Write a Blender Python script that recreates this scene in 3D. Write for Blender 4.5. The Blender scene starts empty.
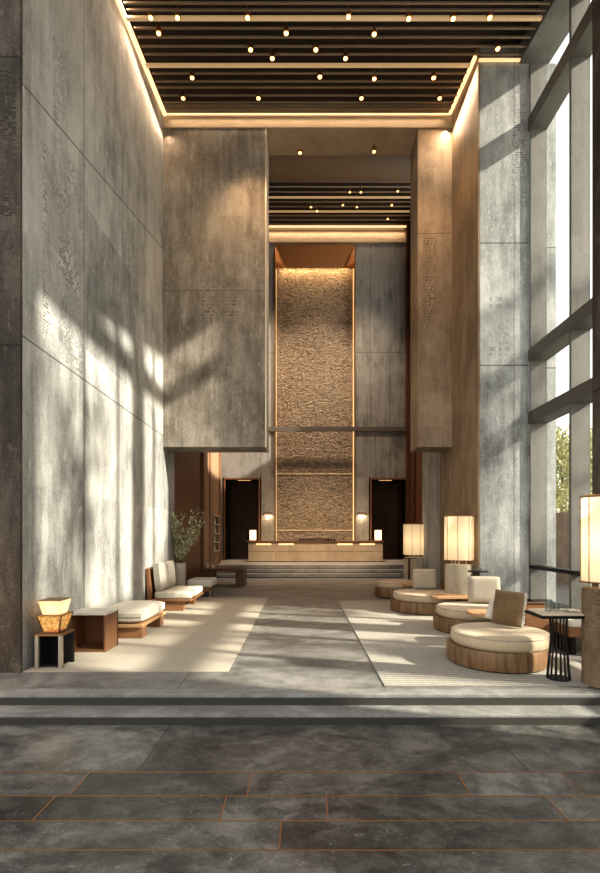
import bpy, bmesh, math, random
from mathutils import Vector, Matrix, Euler
random.seed(7)
sc = bpy.context.scene
COL = sc.collection
PI = math.pi
FPX, CX, CY, EYE = 480.0, 302.0, 535.0, 1.6      # photo geometry: focal length (px), vanishing point, eye height

# ------------------------------------------------------------------ helpers
def obj(name, bm, mat=None, parent=None, smooth=False, loc=None):
    me = bpy.data.meshes.new(name)
    bmesh.ops.recalc_face_normals(bm, faces=bm.faces)
    bm.to_mesh(me); bm.free()
    if smooth:
        for p in me.polygons: p.use_smooth = True
        try: me.set_sharp_from_angle(angle=math.radians(38))
        except Exception: pass
    o = bpy.data.objects.new(name, me); COL.objects.link(o)
    if mat: me.materials.append(mat)
    if parent: o.parent = parent
    if loc is not None: o.location = loc
    return o

def tag(o, label, cat, group=None, kind=None):
    o['label'] = label; o['category'] = cat
    if group: o['group'] = group
    if kind: o['kind'] = kind
    return o

def thing(name, label, cat, loc=(0,0,0), rz=0.0, group=None):
    o = bpy.data.objects.new(name, None); COL.objects.link(o)
    o.empty_display_size = 0.1
    o.location = loc; o.rotation_euler = (0,0,rz)
    return tag(o, label, cat, group)

def struct(name, bm, mat, parent=None, smooth=False):
    o = obj(name, bm, mat, parent, smooth)
    o['kind'] = 'structure'
    return o

def copy_tree(o, parent=None):
    c = o.copy(); COL.objects.link(c)
    if parent: c.parent = parent
    for ch in list(o.children): copy_tree(ch, c)
    return c

def nb(): return bmesh.new()

def box(bm, x0,x1,y0,y1,z0,z1, bev=0.0, seg=2):
    t = bmesh.new()
    bmesh.ops.create_cube(t, size=1.0)
    for v in t.verts:
        v.co = Vector(((x0+x1)/2+v.co.x*(x1-x0), (y0+y1)/2+v.co.y*(y1-y0), (z0+z1)/2+v.co.z*(z1-z0)))
    if bev > 0:
        bmesh.ops.bevel(t, geom=list(t.edges), offset=bev, segments=seg, profile=0.5, affect='EDGES')
    merge(bm, t); return bm

def merge(bm, t, M=None):
    if M is not None: bmesh.ops.transform(t, matrix=M, verts=t.verts)
    me = bpy.data.meshes.new('tmp'); t.to_mesh(me); t.free()
    bm.from_mesh(me); bpy.data.meshes.remove(me)
    return bm

def lathe(bm, prof, seg=48, c=(0,0,0), cap=True, sx=1, sy=1):
    t = bmesh.new(); rings=[]
    for r,z in prof:
        rings.append([t.verts.new((c[0]+sx*r*math.cos(2*PI*i/seg), c[1]+sy*r*math.sin(2*PI*i/seg), c[2]+z)) for i in range(seg)])
    for a,b in zip(rings[:-1], rings[1:]):
        for i in range(seg):
            j=(i+1)%seg; t.faces.new((a[i],a[j],b[j],b[i]))
    if cap:
        t.faces.new(rings[0]); t.faces.new(rings[-1])
    return merge(bm, t)

def prism(bm, pts, z0, z1, bev=0):
    t = bmesh.new()
    a=[t.verts.new((p[0],p[1],z0)) for p in pts]; b=[t.verts.new((p[0],p[1],z1)) for p in pts]
    t.faces.new(a); t.faces.new(b)
    n=len(pts)
    for i in range(n):
        j=(i+1)%n; t.faces.new((a[i],a[j],b[j],b[i]))
    if bev: bmesh.ops.bevel(t, geom=list(t.edges), offset=bev, segments=2, profile=.5, affect='EDGES')
    return merge(bm, t)

def hexa(bm, v8):
    t = bmesh.new(); v=[t.verts.new(p) for p in v8]
    for f in ((0,1,2,3),(4,5,6,7),(0,1,5,4),(1,2,6,5),(2,3,7,6),(3,0,4,7)): t.faces.new([v[i] for i in f])
    return merge(bm, t)

def tube(bm, pts, rad, seg=6):
    t=bmesh.new(); rings=[]; n=len(pts)
    for k,p in enumerate(pts):
        p=Vector(p); a=Vector(pts[max(k-1,0)]); b=Vector(pts[min(k+1,n-1)])
        d=(b-a).normalized(); up=Vector((0,0,1)) if abs(d.z)<.9 else Vector((1,0,0))
        u=d.cross(up).normalized(); w=d.cross(u).normalized()
        r=rad[k] if isinstance(rad,(list,tuple)) else rad
        rings.append([t.verts.new(p+u*r*math.cos(2*PI*i/seg)+w*r*math.sin(2*PI*i/seg)) for i in range(seg)])
    for a,b in zip(rings[:-1],rings[1:]):
        for i in range(seg):
            j=(i+1)%seg; t.faces.new((a[i],a[j],b[j],b[i]))
    t.faces.new(rings[0]); t.faces.new(rings[-1])
    return merge(bm,t)

def pillow(bm, w, h, t_, M=None, edge=0.25, n=14, sag=0.0, pw=4):
    """soft cushion: w along X, h along Z, thickness along Y"""
    t=bmesh.new(); g=[{},{}]
    for s in (0,1):
        for i in range(n+1):
            for j in range(n+1):
                u=-1+2*i/n; v=-1+2*j/n
                # gather the corners a little
                th=t_/2*(edge+(1-edge)*((1-abs(u)**pw)*(1-abs(v)**pw))**0.5)
                k=1-0.045*(u*u)*(v*v)
                x=u*w/2*k*(1-0.02*(1-v*v)); z=v*h/2*k*(1-0.03*(1-u*u))
                y=th*(1 if s else -1)
                z-=sag*(1-u*u)*(1 if v>0 else 0)*max(v,0)
                g[s][i,j]=t.verts.new((x,y,z))
    for s in (0,1):
        for i in range(n):
            for j in range(n):
                f=[g[s][i,j],g[s][i+1,j],g[s][i+1,j+1],g[s][i,j+1]]
                t.faces.new(f if s==0 else f[::-1])
    rim=[(i,0) for i in range(n)]+[(n,j) for j in range(n)]+[(i,n) for i in range(n,0,-1)]+[(0,j) for j in range(n,0,-1)]
    for k in range(len(rim)):
        a=rim[k]; b=rim[(k+1)%len(rim)]
        t.faces.new((g[0][a],g[1][a],g[1][b],g[0][b]))
    return merge(bm,t,M)

def X(x, s): return (x-CX)/s
def Z(y, s): return EYE-(y-CY)/s
def D(s): return FPX/s

# ------------------------------------------------------------------ materials
class NT:
    def __init__(self, name):
        self.m=bpy.data.materials.new(name); self.m.use_nodes=True
        self.t=self.m.node_tree; self.b=self.t.nodes['Principled BSDF']
        self.out=self.t.nodes['Material Output']
    def n(self, ty, **kw):
        x=self.t.nodes.new(ty)
        for k,v in kw.items():
            if k.startswith('i_'): x.inputs[k[2:].replace('_',' ')].default_value=v
            else: setattr(x,k,v)
        return x
    def l(self,a,b): self.t.links.new(a,b); return b
    def math(self,op,a,b=None,c=None,clamp=False):
        x=self.t.nodes.new('ShaderNodeMath'); x.operation=op; x.use_clamp=clamp
        for i,v in enumerate((a,b,c)):
            if v is None: continue
            if isinstance(v,(int,float)): x.inputs[i].default_value=v
            else: self.l(v,x.inputs[i])
        return x.outputs[0]
    def coord(self): 
        if not hasattr(self,'_c'): self._c=self.n('ShaderNodeTexCoord').outputs['Object']
        return self._c
    def xyz(self):
        if not hasattr(self,'_x'):
            s=self.n('ShaderNodeSeparateXYZ'); self.l(self.coord(),s.inputs[0]); self._x=s.outputs
        return self._x
    def map(self,scale=(1,1,1),loc=(0,0,0),rot=(0,0,0)):
        m=self.n('ShaderNodeMapping'); self.l(self.coord(),m.inputs[0])
        m.inputs['Scale'].default_value=scale; m.inputs['Location'].default_value=loc; m.inputs['Rotation'].default_value=rot
        return m.outputs[0]
    def noise(self,scale,detail=4,rough=.6,vec=None,dist=0):
        x=self.n('ShaderNodeTexNoise'); x.inputs['Scale'].default_value=scale; x.inputs['Detail'].default_value=detail
        x.inputs['Roughness'].default_value=rough; x.inputs['Distortion'].default_value=dist
        self.l(vec if vec is not None else self.coord(), x.inputs['Vector']); return x.outputs[0]
    def ramp(self,fac,stops):
        r=self.n('ShaderNodeValToRGB'); e=r.color_ramp.elements
        while len(e)<len(stops): e.new(.5)
        for k,(p,c) in enumerate(stops):
            e[k].position=p; e[k].color=(*c,1) if len(c)==3 else c
        self.l(fac,r.inputs[0]); return r.outputs[0]
    def mix(self,fac,a,b,mode='MIX'):
        x=self.n('ShaderNodeMix'); x.data_type='RGBA'; x.blend_type=mode
        for k,v in ((0,fac),(6,a),(7,b)):
            if isinstance(v,(int,float)): x.inputs[k].default_value=v
            elif isinstance(v,tuple): x.inputs[k].default_value=(*v,1) if len(v)==3 else v
            else: self.l(v,x.inputs[k])
        return x.outputs[2]
    def sstep(self,v,a,b):
        x=self.n('ShaderNodeMapRange'); x.interpolation_type='SMOOTHSTEP'
        self.l(v,x.inputs[0]); x.inputs[1].default_value=a; x.inputs[2].default_value=b
        return x.outputs[0]
    def bump(self,h,strength=.3,dist=.02):
        x=self.n('ShaderNodeBump'); x.inputs['Strength'].default_value=strength; x.inputs['Distance'].default_value=dist
        self.l(h,x.inputs['Height']); self.l(x.outputs[0],self.b.inputs['Normal'])
    def set(self,**kw):
        for k,v in kw.items():
            k=k.replace('_',' ')
            i=self.b.inputs[k]
            if isinstance(v,(int,float)): i.default_value=v
            elif isinstance(v,tuple): i.default_value=(*v,1) if len(v)==3 else v
            else: self.l(v,i)
        return self
    def line(self,v,c,w):        # 1 on the joint, 0 elsewhere
        d=self.math('ABSOLUTE',self.math('SUBTRACT',v,c))
        return self.math('LESS_THAN',d,w)
    def maxs(self,L):
        r=L[0]
        for q in L[1:]: r=self.math('MAXIMUM',r,q)
        return r

def plain(name,col,rough=.5,metal=0,emis=None,es=0,bump=0,bscale=60,spec=.5,vary=.12,vscale=6):
    m=NT(name)
    f=m.noise(vscale,4)
    c=m.mix(f,tuple(max(0,x*(1-vary)) for x in col),tuple(min(1,x*(1+vary)) for x in col))
    m.set(Base_Color=c,Roughness=rough,Metallic=metal,Specular_IOR_Level=spec)
    if emis: m.set(Emission_Color=emis,Emission_Strength=es)
    if bump: m.bump(m.noise(bscale,3),bump,.01)
    return m.m

def emission(name,col,st):
    m=NT(name); m.set(Base_Color=(.8,.7,.5),Roughness=.6,Emission_Color=col,Emission_Strength=st)
    return m.m

def concrete(name, stops, joints=(), glyphs=(), rough=.62, stretch=(1,1,.22), seed=0, scratch=.5, streak=.55, panels=None):
    """weathered stone cladding: cloudy mottling, vertical drips, pale scratches, dark joints and worn engraved rows"""
    m=NT(name); x=m.xyz()
    big=m.noise(.55,5,.6,m.map((1,1,.8),(seed*3.1,seed*1.7,seed)),.6)
    mid=m.noise(2.3,6,.65,m.map((1,1,.55),(seed,seed*2.2,0)),.4)
    drip=m.noise(5.0,5,.7,m.map(stretch,(0,seed,seed*1.3)),.3)
    fine=m.noise(38,3,.6)
    v=m.math('ADD',m.math('MULTIPLY',big,.40),m.math('MULTIPLY',mid,.32))
    v=m.math('ADD',v,m.math('MULTIPLY',drip,.28*streak/.55))
    v=m.math('ADD',v,m.math('MULTIPLY',m.math('SUBTRACT',fine,.5),.17))
    if panels:
        # every slab a slightly different tone
        ax,py,pz=panels
        cell=m.n('ShaderNodeCombineXYZ')
        m.l(m.math('FLOOR',m.math('DIVIDE',x[ax],py)),cell.inputs[0]); m.l(m.math('FLOOR',m.math('DIVIDE',x[2],pz)),cell.inputs[1])
        wn=m.n('ShaderNodeTexWhiteNoise'); m.l(cell.outputs[0],wn.inputs[0])
        v=m.math('ADD',v,m.math('MULTIPLY',m.math('SUBTRACT',wn.outputs[0],.5),.10))
    v=m.math('ADD',m.math('MULTIPLY',m.math('SUBTRACT',v,.5),1.9),.5)
    c=m.ramp(v,stops)
    cell=m.n('ShaderNodeCombineXYZ'); pu=x[1] if (panels and panels[0]==1) else x[0]
    m.l(m.math('FLOOR',m.math('MULTIPLY',pu,2.1)),cell.inputs[0]); m.l(m.math('FLOOR',m.math('ADD',m.math('MULTIPLY',x[2],1.15),m.math('MULTIPLY',m.math('FLOOR',m.math('MULTIPLY',pu,2.1)),.37))),cell.inputs[1])
    wn=m.n('ShaderNodeTexWhiteNoise'); m.l(cell.outputs[0],wn.inputs[0])
    pm=m.math('MULTIPLY',m.sstep(big,.46,.60),m.math('MULTIPLY',m.math('SUBTRACT',wn.outputs[0],.35),.32),clamp=True)
    c=m.mix(pm,c,tuple(k*.6 for k in stops[0][1]))
    # pale chips and lime streaks
    sn=m.noise(9,8,.82,m.map((1,1,.30),(seed*5,1,2)),1.2)
    sm=m.math('MULTIPLY',m.sstep(sn,.55,.66),scratch)
    hi=stops[-1][1]
    c=m.mix(sm,c,tuple(min(1,k*1.35+.03) for k in hi))
    h=m.math('ADD',m.math('MULTIPLY',fine,.4),m.math('MULTIPLY',mid,.6))
    for (ax,a0,a1,z0,z1,nu,nv,thr,strength) in glyphs:
        u=x[ax]; w=x[2]
        reg=m.math('MULTIPLY',m.math('MULTIPLY',m.math('GREATER_THAN',u,a0),m.math('LESS_THAN',u,a1)),
                   m.math('MULTIPLY',m.math('GREATER_THAN',w,z0),m.math('LESS_THAN',w,z1)))
        cell=m.n('ShaderNodeCombineXYZ'); su=m.math('MULTIPLY',u,nu); sw=m.math('MULTIPLY',w,nv)
        m.l(m.math('FLOOR',su),cell.inputs[0]); m.l(m.math('FLOOR',sw),cell.inputs[1]); cell.inputs[2].default_value=seed
        wn=m.n('ShaderNodeTexWhiteNoise'); m.l(cell.outputs[0],wn.inputs[0])
        g=m.math('GREATER_THAN',wn.outputs[0],thr)
        g=m.math('MULTIPLY',g,m.math('LESS_THAN',m.math('FRACT',sw),.62))
        g=m.math('MULTIPLY',g,m.math('MULTIPLY',reg,m.sstep(mid,.40,.60)))
        c=m.mix(m.math('MULTIPLY',g,strength),c,tuple(k*.35 for k in stops[0][1]))
        h=m.math('SUBTRACT',h,m.math('MULTIPLY',g,.5))
    if joints:
        L=[]
        for j in joints:
            if len(j)==3: L.append(m.line(x[j[0]],j[1],j[2]))
            else:   # tilted: z - k*y = c
                L.append(m.line(m.math('SUBTRACT',x[2],m.math('MULTIPLY',x[j[0]],j[3])),j[1],j[2]))
        J=m.maxs(L)
        c=m.mix(m.math('MULTIPLY',J,.75),c,tuple(k*.3 for k in stops[0][1]))
        h=m.math('SUBTRACT',h,J)
    m.set(Base_Color=c,Roughness=m.math('ADD',rough-.12,m.math('MULTIPLY',mid,.25)),Specular_IOR_Level=.35)
    m.bump(h,.35,.02)
    return m.m

def wood(name, a, b, grain=(1,1,14), rough=.42, scale=3, joints=(), jw=.006):
    m=NT(name); x=m.xyz()
    g=m.noise(scale,6,.65,m.map(grain),.5); big=m.noise(.9,3)
    v=m.math('ADD',m.math('MULTIPLY',g,.75),m.math('MULTIPLY',big,.25))
    c=m.ramp(v,[(.32,a),(.68,b)])
    if joints:
        J=m.maxs([m.line(x[k],p,jw) for k,p in joints])
        c=m.mix(m.math('MULTIPLY',J,.8),c,tuple(k*.2 for k in a))
    m.set(Base_Color=c,Roughness=rough,Specular_IOR_Level=.4); m.bump(g,.12,.005)
    return m.m

def fabric(name, a, b, scale=160, rough=.95, bump=.25):
    m=NT(name)
    w=m.n('ShaderNodeTexWave'); w.inputs['Scale'].default_value=scale/3; w.inputs['Distortion'].default_value=1.5; m.l(m.coord(),w.inputs[0])
    n=m.noise(scale,2); big=m.noise(5,4)
    v=m.math('ADD',m.math('MULTIPLY',n,.5),m.math('MULTIPLY',big,.5))
    m.set(Base_Color=m.ramp(v,[(.35,a),(.65,b)]),Roughness=rough,Specular_IOR_Level=.15,Sheen_Weight=.25)
    m.bump(m.math('ADD',n,m.math('MULTIPLY',w.outputs[1],.4)),bump,.004)
    return m.m

G0=[(.30,(.10,.098,.092)),(.48,(.23,.228,.215)),(.66,(.40,.395,.375))]
M={}
M['wall_left']=concrete('weathered pale stone',[(.28,(.17,.172,.17)),(.46,(.33,.332,.325)),(.66,(.50,.50,.485))],
    joints=[(2,3.93,.012),(1,7.2,.012),(1,10.0,.008),(1,8.75,.006),(1,5.45,.012,.255)],
    glyphs=[(1,6.05,7.18,4.0,6.9,26,22,.45,.75),(1,6.3,6.7,6.9,8.2,30,26,.5,.6),(1,8.8,9.4,5.4,7.6,22,16,.6,.45)],seed=1,stretch=(1,1,.16),panels=(1,1.45,2.2))
M['column_left']=concrete('dark rough stone',[(.28,(.022,.017,.013)),(.48,(.06,.047,.037)),(.68,(.13,.108,.088))],
    joints=[(2,3.8,.012),(2,7.15,.012)],glyphs=[(0,-3.55,-3.32,5.3,7.0,22,40,.4,.85)],seed=4,rough=.75)
M['block_left']=concrete('weathered brown grey stone',[(.28,(.108,.092,.075)),(.47,(.215,.19,.162)),(.66,(.36,.33,.29))],
    joints=[(2,7.35,.006)],glyphs=[(0,-2.5,-1.5,6.6,7.6,18,12,.6,.5)],seed=2,stretch=(1,1,.14),scratch=.5)
M['block_right']=concrete('warm brown stone',[(.28,(.14,.102,.07)),(.48,(.25,.19,.135)),(.68,(.36,.285,.21))],
    joints=[(2,8.7,.006)],glyphs=[(0,2.85,3.15,6.6,8.6,40,14,.45,.55)],seed=5,stretch=(1,1,.14),scratch=.22)
M['pillar']=concrete('pale grey stone',[(.28,(.16,.165,.165)),(.47,(.31,.318,.315)),(.66,(.47,.475,.465))],
    joints=[(2,7.45,.014),(2,5.0,.012),(0,4.25,.006)],glyphs=[(0,4.2,4.5,8.2,10.4,26,20,.5,.6),(0,3.75,4.15,5.2,6.4,16,7,.55,.35)],seed=7,stretch=(1,1,.13),scratch=.5)
M['brown_wall']=concrete('brown timber-grained stone',[(.28,(.125,.09,.06)),(.48,(.22,.165,.113)),(.68,(.32,.25,.178))],seed=9,stretch=(1,1,.07),scratch=.12)
M['rear']=concrete('grey board-marked stone',[(.28,(.085,.08,.072)),(.48,(.18,.172,.158)),(.68,(.30,.29,.27))],
    joints=[(2,9.9,.012),(2,6.4,.02),(0,3.1,.010),(0,4.0,.008)],seed=11,stretch=(1,1,.07),streak=.8)
M['pier_rear']=concrete('light grey stone',[(.28,(.20,.185,.16)),(.68,(.42,.40,.36))],seed=12)
M['soffit']=wood('smoked timber boards',(.07,.052,.038),(.15,.115,.085),(.35,6,9),.5,2.2,joints=[(0,-.38),(0,1.5)])
M['cove_wood']=wood('honey timber',(.36,.275,.185),(.52,.415,.295),(1,1,8),.5,2)
M['ceil_dark']=plain('dark ceiling',(.022,.016,.012),.8)
M['slat']=plain('dark bronze slat',(.30,.225,.155),.4,.15,vary=.2)
M['slat_lit']=plain('glowing bronze slat',(.45,.36,.25),.4,.2,emis=(1,.62,.30),es=.35)  # bright slats: a warm glow is put into the material
M['bronze']=plain('brushed bronze',(.28,.165,.085),.38,.75,vary=.2)
M['copper_panel']=plain('dark copper panel',(.24,.12,.06),.4,.35,vary=.2)
M['black']=plain('black metal',(.012,.011,.011),.45,.4)
M['mullion']=concrete('grey coated metal',[(.28,(.10,.10,.092)),(.68,(.17,.168,.155))],seed=14,scratch=.1)
M['transom']=plain('dark grey coated metal',(.11,.105,.095),.5,.2)
M['wood_dark']=wood('dark walnut',(.06,.026,.014),(.15,.07,.036),(9,9,.6),.42,2)
M['wood_red']=wood('reddish walnut wall',(.10,.045,.022),(.21,.105,.055),(9,9,.5),.45,1.6,joints=[(1,13.4),(1,14.5)])
M['wood_mid']=wood('walnut',(.16,.075,.035),(.31,.165,.085),(1,6,10),.4,3)
M['wood_pale']=wood('oiled oak',(.36,.20,.10),(.56,.36,.20),(2,9,9),.42,2.5)
M['wood_log']=wood('burl timber',(.05,.023,.011),(.33,.20,.105),(4,4,.5),.4,2.6)
M['tan']=plain('tan panel',(.33,.22,.14),.55,vary=.15)
M['fab_white']=fabric('ivory boucle',(.55,.51,.43),(.68,.64,.56))
M['fab_cream']=fabric('cream linen',(.42,.33,.225),(.54,.435,.31))
M['fab_beige']=fabric('beige linen',(.34,.30,.24),(.44,.39,.325))
M['fab_brown']=fabric('tobacco suede',(.12,.075,.038),(.20,.135,.075),90)
M['stone_white']=concrete('white stone top',[(.3,(.55,.52,.47)),(.7,(.72,.70,.65))],seed=3,scratch=.1)
M['stone_lamp']=concrete('cream travertine',[(.3,(.33,.28,.21)),(.68,(.55,.49,.40))],seed=21,scratch=.15)
M['stone_brown']=concrete('pitted brown stone',[(.3,(.075,.048,.028)),(.68,(.24,.165,.10))],seed=23,rough=.8,glyphs=[(0,-.3,.3,.45,1.2,34,28,.5,.6)])
M['stone_desk']=concrete('warm travertine',[(.3,(.40,.32,.23)),(.68,(.56,.47,.36))],seed=25,joints=[(2,.9,.008)],scratch=.15)
M['leaf']=plain('grey green leaves',(.42,.43,.27),.6,vary=.5,vscale=30)
M['leaf_tree']=plain('tree leaves',(.42,.43,.22),.6,vary=.5,vscale=3)
M['twig']=plain('twig',(.12,.085,.05),.8)
M['ground']=plain('pale outdoor paving',(.85,.84,.80),.8)
M['led']=emission('warm light strip',(1.0,.60,.30),1.9)
M['led_soft']=emission('soft warm light strip',(1.0,.56,.24),1.1)
M['bulb']=emission('lit lamp lens',(1.0,.46,.14),6)
M['spot_body']=plain('bronze spotlight body',(.35,.19,.09),.35,.8)
M['ceramic']=plain('dark ceramic',(.05,.04,.035),.35)
M['ceramic_w']=plain('pale ceramic',(.6,.56,.5),.35)
M['pot']=plain('greige pot',(.40,.365,.315),.75,bump=.1)
M['white_metal']=plain('satin steel',(.55,.50,.42),.3,.9)

def shade_mat(name,col,es,tr=.55):
    m=NT(name); t=m.t
    n=m.noise(140,2); c=m.mix(n,tuple(k*.9 for k in col),col)
    d=m.n('ShaderNodeBsdfDiffuse'); tl=m.n('ShaderNodeBsdfTranslucent'); mx=m.n('ShaderNodeMixShader'); mx.inputs[0].default_value=tr
    m.l(c,d.inputs[0]); m.l(c,tl.inputs[0]); m.l(d.outputs[0],mx.inputs[1]); m.l(tl.outputs[0],mx.inputs[2])
    e=m.n('ShaderNodeEmission'); e.inputs[0].default_value=(1,.76,.46,1); e.inputs[1].default_value=es
    a=m.n('ShaderNodeAddShader'); m.l(mx.outputs[0],a.inputs[0]); m.l(e.outputs[0],a.inputs[1]); m.l(a.outputs[0],m.out.inputs[0])
    return m.m
M['shade']=shade_mat('cream linen lamp shade',(.86,.78,.62),.28)
M['shade_small']=shade_mat('small glowing shade',(.9,.72,.45),1.6)

def amber_mat():
    m=NT('patterned amber glass')
    v=m.n('ShaderNodeTexVoronoi'); v.inputs['Scale'].default_value=34; m.l(m.coord(),v.inputs[0])
    n=m.noise(26,1.5,.6,None,1.2)
    red=m.noise(9,3)
    c=m.ramp(n,[(.36,(.75,.42,.12)),(.47,(.95,.66,.26)),(.50,(.20,.06,.02)),(.56,(.90,.50,.14)),(.66,(.55,.12,.05))])
    z=m.xyz()[2]
    c=m.mix(m.math('MULTIPLY',m.sstep(z,.07,.0),.4),c,(.55,.05,.06))
    m.set(Base_Color=c,Roughness=.25,Emission_Color=c,Emission_Strength=.4)
    return m.m
M['amber']=amber_mat()

def glass_mat(name,tint,refl=.02):
    m=NT(name)
    tr=m.n('ShaderNodeBsdfTransparent'); tr.inputs[0].default_value=(*tint,1)
    gl=m.n('ShaderNodeBsdfGlossy'); gl.inputs['Roughness'].default_value=.03
    g=m.n('ShaderNodeNewGeometry'); dt=m.n('ShaderNodeVectorMath',operation='DOT_PRODUCT')
    m.l(g.outputs['Incoming'],dt.inputs[0]); m.l(g.outputs['Normal'],dt.inputs[1])
    fr=m.math('ADD',refl,m.math('MULTIPLY',m.math('POWER',m.math('SUBTRACT',1.0,m.math('ABSOLUTE',dt.outputs['Value'])),5.0),.5))
    mx=m.n('ShaderNodeMixShader'); m.l(fr,mx.inputs[0]); m.l(tr.outputs[0],mx.inputs[1]); m.l(gl.outputs[0],mx.inputs[2])
    m.l(mx.outputs[0],m.out.inputs[0]); return m.m
M['glass']=glass_mat('clear window glass',(.94,.96,.95))
M['tumbler']=glass_mat('thin drinking glass',(.80,.84,.84),.12)

def rug_mat(name,a,b,period,axis,edge):
    m=NT(name); x=m.xyz()
    u=m.math('MULTIPLY',x[axis],1/period)
    wob=m.math('MULTIPLY',m.noise(3,2),.5)
    rib=m.sstep(m.math('ABSOLUTE',m.math('SUBTRACT',m.math('FRACT',m.math('ADD',u,wob)),.5)),.12,.30)
    o=m.math('FRACT',m.math('MULTIPLY',x[1-axis],1/(period*1.6)))
    dash=m.math('ADD',.75,m.math('MULTIPLY',m.math('GREATER_THAN',o,.3),.25))
    big=m.noise(1.3,4); fine=m.noise(240,2)
    c=m.mix(m.math('MULTIPLY',m.math('MULTIPLY',rib,dash),edge),a,b)
    c=m.mix(m.math('MULTIPLY',big,.22),c,tuple(k*.6 for k in b))
    m.set(Base_Color=c,Roughness=.97,Specular_IOR_Level=.1,Sheen_Weight=.2)
    m.bump(m.math('ADD',m.math('MULTIPLY',rib,.8),m.math('MULTIPLY',fine,.5)),.4,.008)
    return m.m
M['rug_left']=rug_mat('pale flat weave',(.37,.325,.26),(.27,.235,.185),.05,1,.45)
M['rug_right']=rug_mat('grey ribbed weave',(.37,.345,.30),(.16,.148,.13),.075,1,.65)

def slab_mat(name,stops,rough,joints,jw,seed,speck=.3,jcol=(.03,.028,.025),rvar=.25,rows=()):
    m=NT(name); x=m.xyz()
    n1=m.noise(1.1,6,.65,m.map((1,1.6,1),(seed,seed,0)),.8); n2=m.noise(6,6,.7,None,.5); n3=m.noise(70,3)
    v=m.math('ADD',m.math('ADD',m.math('MULTIPLY',n1,.5),m.math('MULTIPLY',n2,.36)),m.math('MULTIPLY',n3,.14))
    v=m.math('ADD',m.math('MULTIPLY',m.math('SUBTRACT',v,.5),1.9),.5)
    c=m.ramp(v,stops)
    sp=m.math('MULTIPLY',m.sstep(m.noise(9,7,.8,m.map((1,1.5,1),(seed,3,0)),2.6),.57,.70),speck)
    c=m.mix(sp,c,tuple(min(1,k*2+.05) for k in stops[-1][1]))
    if rows:
        cid=None
        for (y0,y1,xs) in rows:
            ins=m.math('MULTIPLY',m.math('GREATER_THAN',x[1],y0),m.math('LESS_THAN',x[1],y1))
            q=y0*3.7
            for xx in xs: q=m.math('ADD',q,m.math('GREATER_THAN',x[0],xx))
            q=m.math('MULTIPLY',ins,q)
            cid=q if cid is None else m.math('ADD',cid,q)
        cell=m.n('ShaderNodeCombineXYZ'); m.l(cid,cell.inputs[0])
        wn=m.n('ShaderNodeTexWhiteNoise'); m.l(cell.outputs[0],wn.inputs[0])
        c=m.mix(1.0,c,m.ramp(wn.outputs[0],[(0,(.62,.60,.57)),(1,(1.25,1.22,1.18))]),'MULTIPLY')
    L=[]
    for j in joints:
        if len(j)==2: L.append(m.line(x[j[0]],j[1],jw))
        else:         # (axis, pos, other_lo, other_hi)
            o=x[1-j[0]]
            L.append(m.math('MULTIPLY',m.line(x[j[0]],j[1],jw),m.math('MULTIPLY',m.math('GREATER_THAN',o,j[2]),m.math('LESS_THAN',o,j[3]))))
    h=m.math('ADD',m.math('MULTIPLY',n2,.6),m.math('MULTIPLY',n3,.4))
    if L:
        J=m.maxs(L); c=m.mix(m.math('MULTIPLY',J,.85),c,jcol); h=m.math('SUBTRACT',h,J)
    m.set(Base_Color=c,Roughness=m.math('ADD',rough-rvar/2,m.math('MULTIPLY',n2,rvar)),Specular_IOR_Level=.5)
    m.bump(h,.18,.01)
    return m.m
M['floor_lounge']=slab_mat('grey stone slabs',[(.32,(.105,.103,.099)),(.50,(.175,.172,.166)),(.68,(.26,.255,.245))],.5,
    [(0,-1.3,4.4,5.6),(0,.87,4.4,5.05),(1,7.4),(1,9.6),(1,12.1),(1,14.6),(0,2.3,4.4,5.0)],.006,3,.15)
M['floor_front']=slab_mat('dark slate slabs',[(.34,(.04,.041,.042)),(.50,(.10,.10,.098)),(.66,(.20,.198,.19))],.34,
    [(0,-1.25,3.64,4.6),(0,1.73,3.64,4.6)],.006,9,.65,rows=((3.64,4.6,(-1.25,1.73)),(3.31,3.64,(-2.75,-1.61,-.38,1.17,1.96,3.1)),(3.02,3.31,(-2.6,-1.70,-.52,.165,1.68,2.8)),(2.74,3.02,(-2.2,-.13,2.3))))
M['step']=slab_mat('grey step stone',[(.32,(.15,.148,.142)),(.50,(.22,.218,.21)),(.68,(.31,.305,.295))],.5,[],.006,5,.2)
M['step_rear']=slab_mat('dark grey step stone',[(.32,(.20,.197,.19)),(.68,(.34,.335,.32))],.45,[],.006,6,.15)
def relief_mat():
    m=NT('hammered gold-brown relief panel')
    v=m.n('ShaderNodeTexNoise'); v.inputs['Scale'].default_value=5.2; v.inputs['Detail'].default_value=4; v.inputs['Distortion'].default_value=1.6
    m.l(m.map((1,1,1.7)),v.inputs['Vector'])
    x=m.xyz()
    J=m.maxs([m.line(x[2],k,.02) for k in (11.4,8.7,6.6)])
    big=m.noise(.5,3)
    c=m.ramp(v.outputs[0],[(.36,(.15,.115,.08)),(.64,(.36,.29,.21))])
    c=m.mix(m.math('MULTIPLY',J,.4),c,(.10,.07,.045))
    m.set(Base_Color=c,Roughness=.5,Metallic=.15); m.bump(v.outputs[0],.8,.09)
    return m.m
M['relief']=relief_mat()

# ------------------------------------------------------------------ camera
cam=bpy.data.cameras.new('camera'); co=bpy.data.objects.new('camera',cam); COL.objects.link(co)
co.location=(0,0,EYE); co.rotation_euler=(PI/2,0,0)
cam.sensor_fit='HORIZONTAL'; cam.sensor_width=36; cam.lens=36*FPX/600
cam.shift_x=-(CX-300)/600; cam.shift_y=(CY-436.5)/600
sc.camera=co

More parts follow.
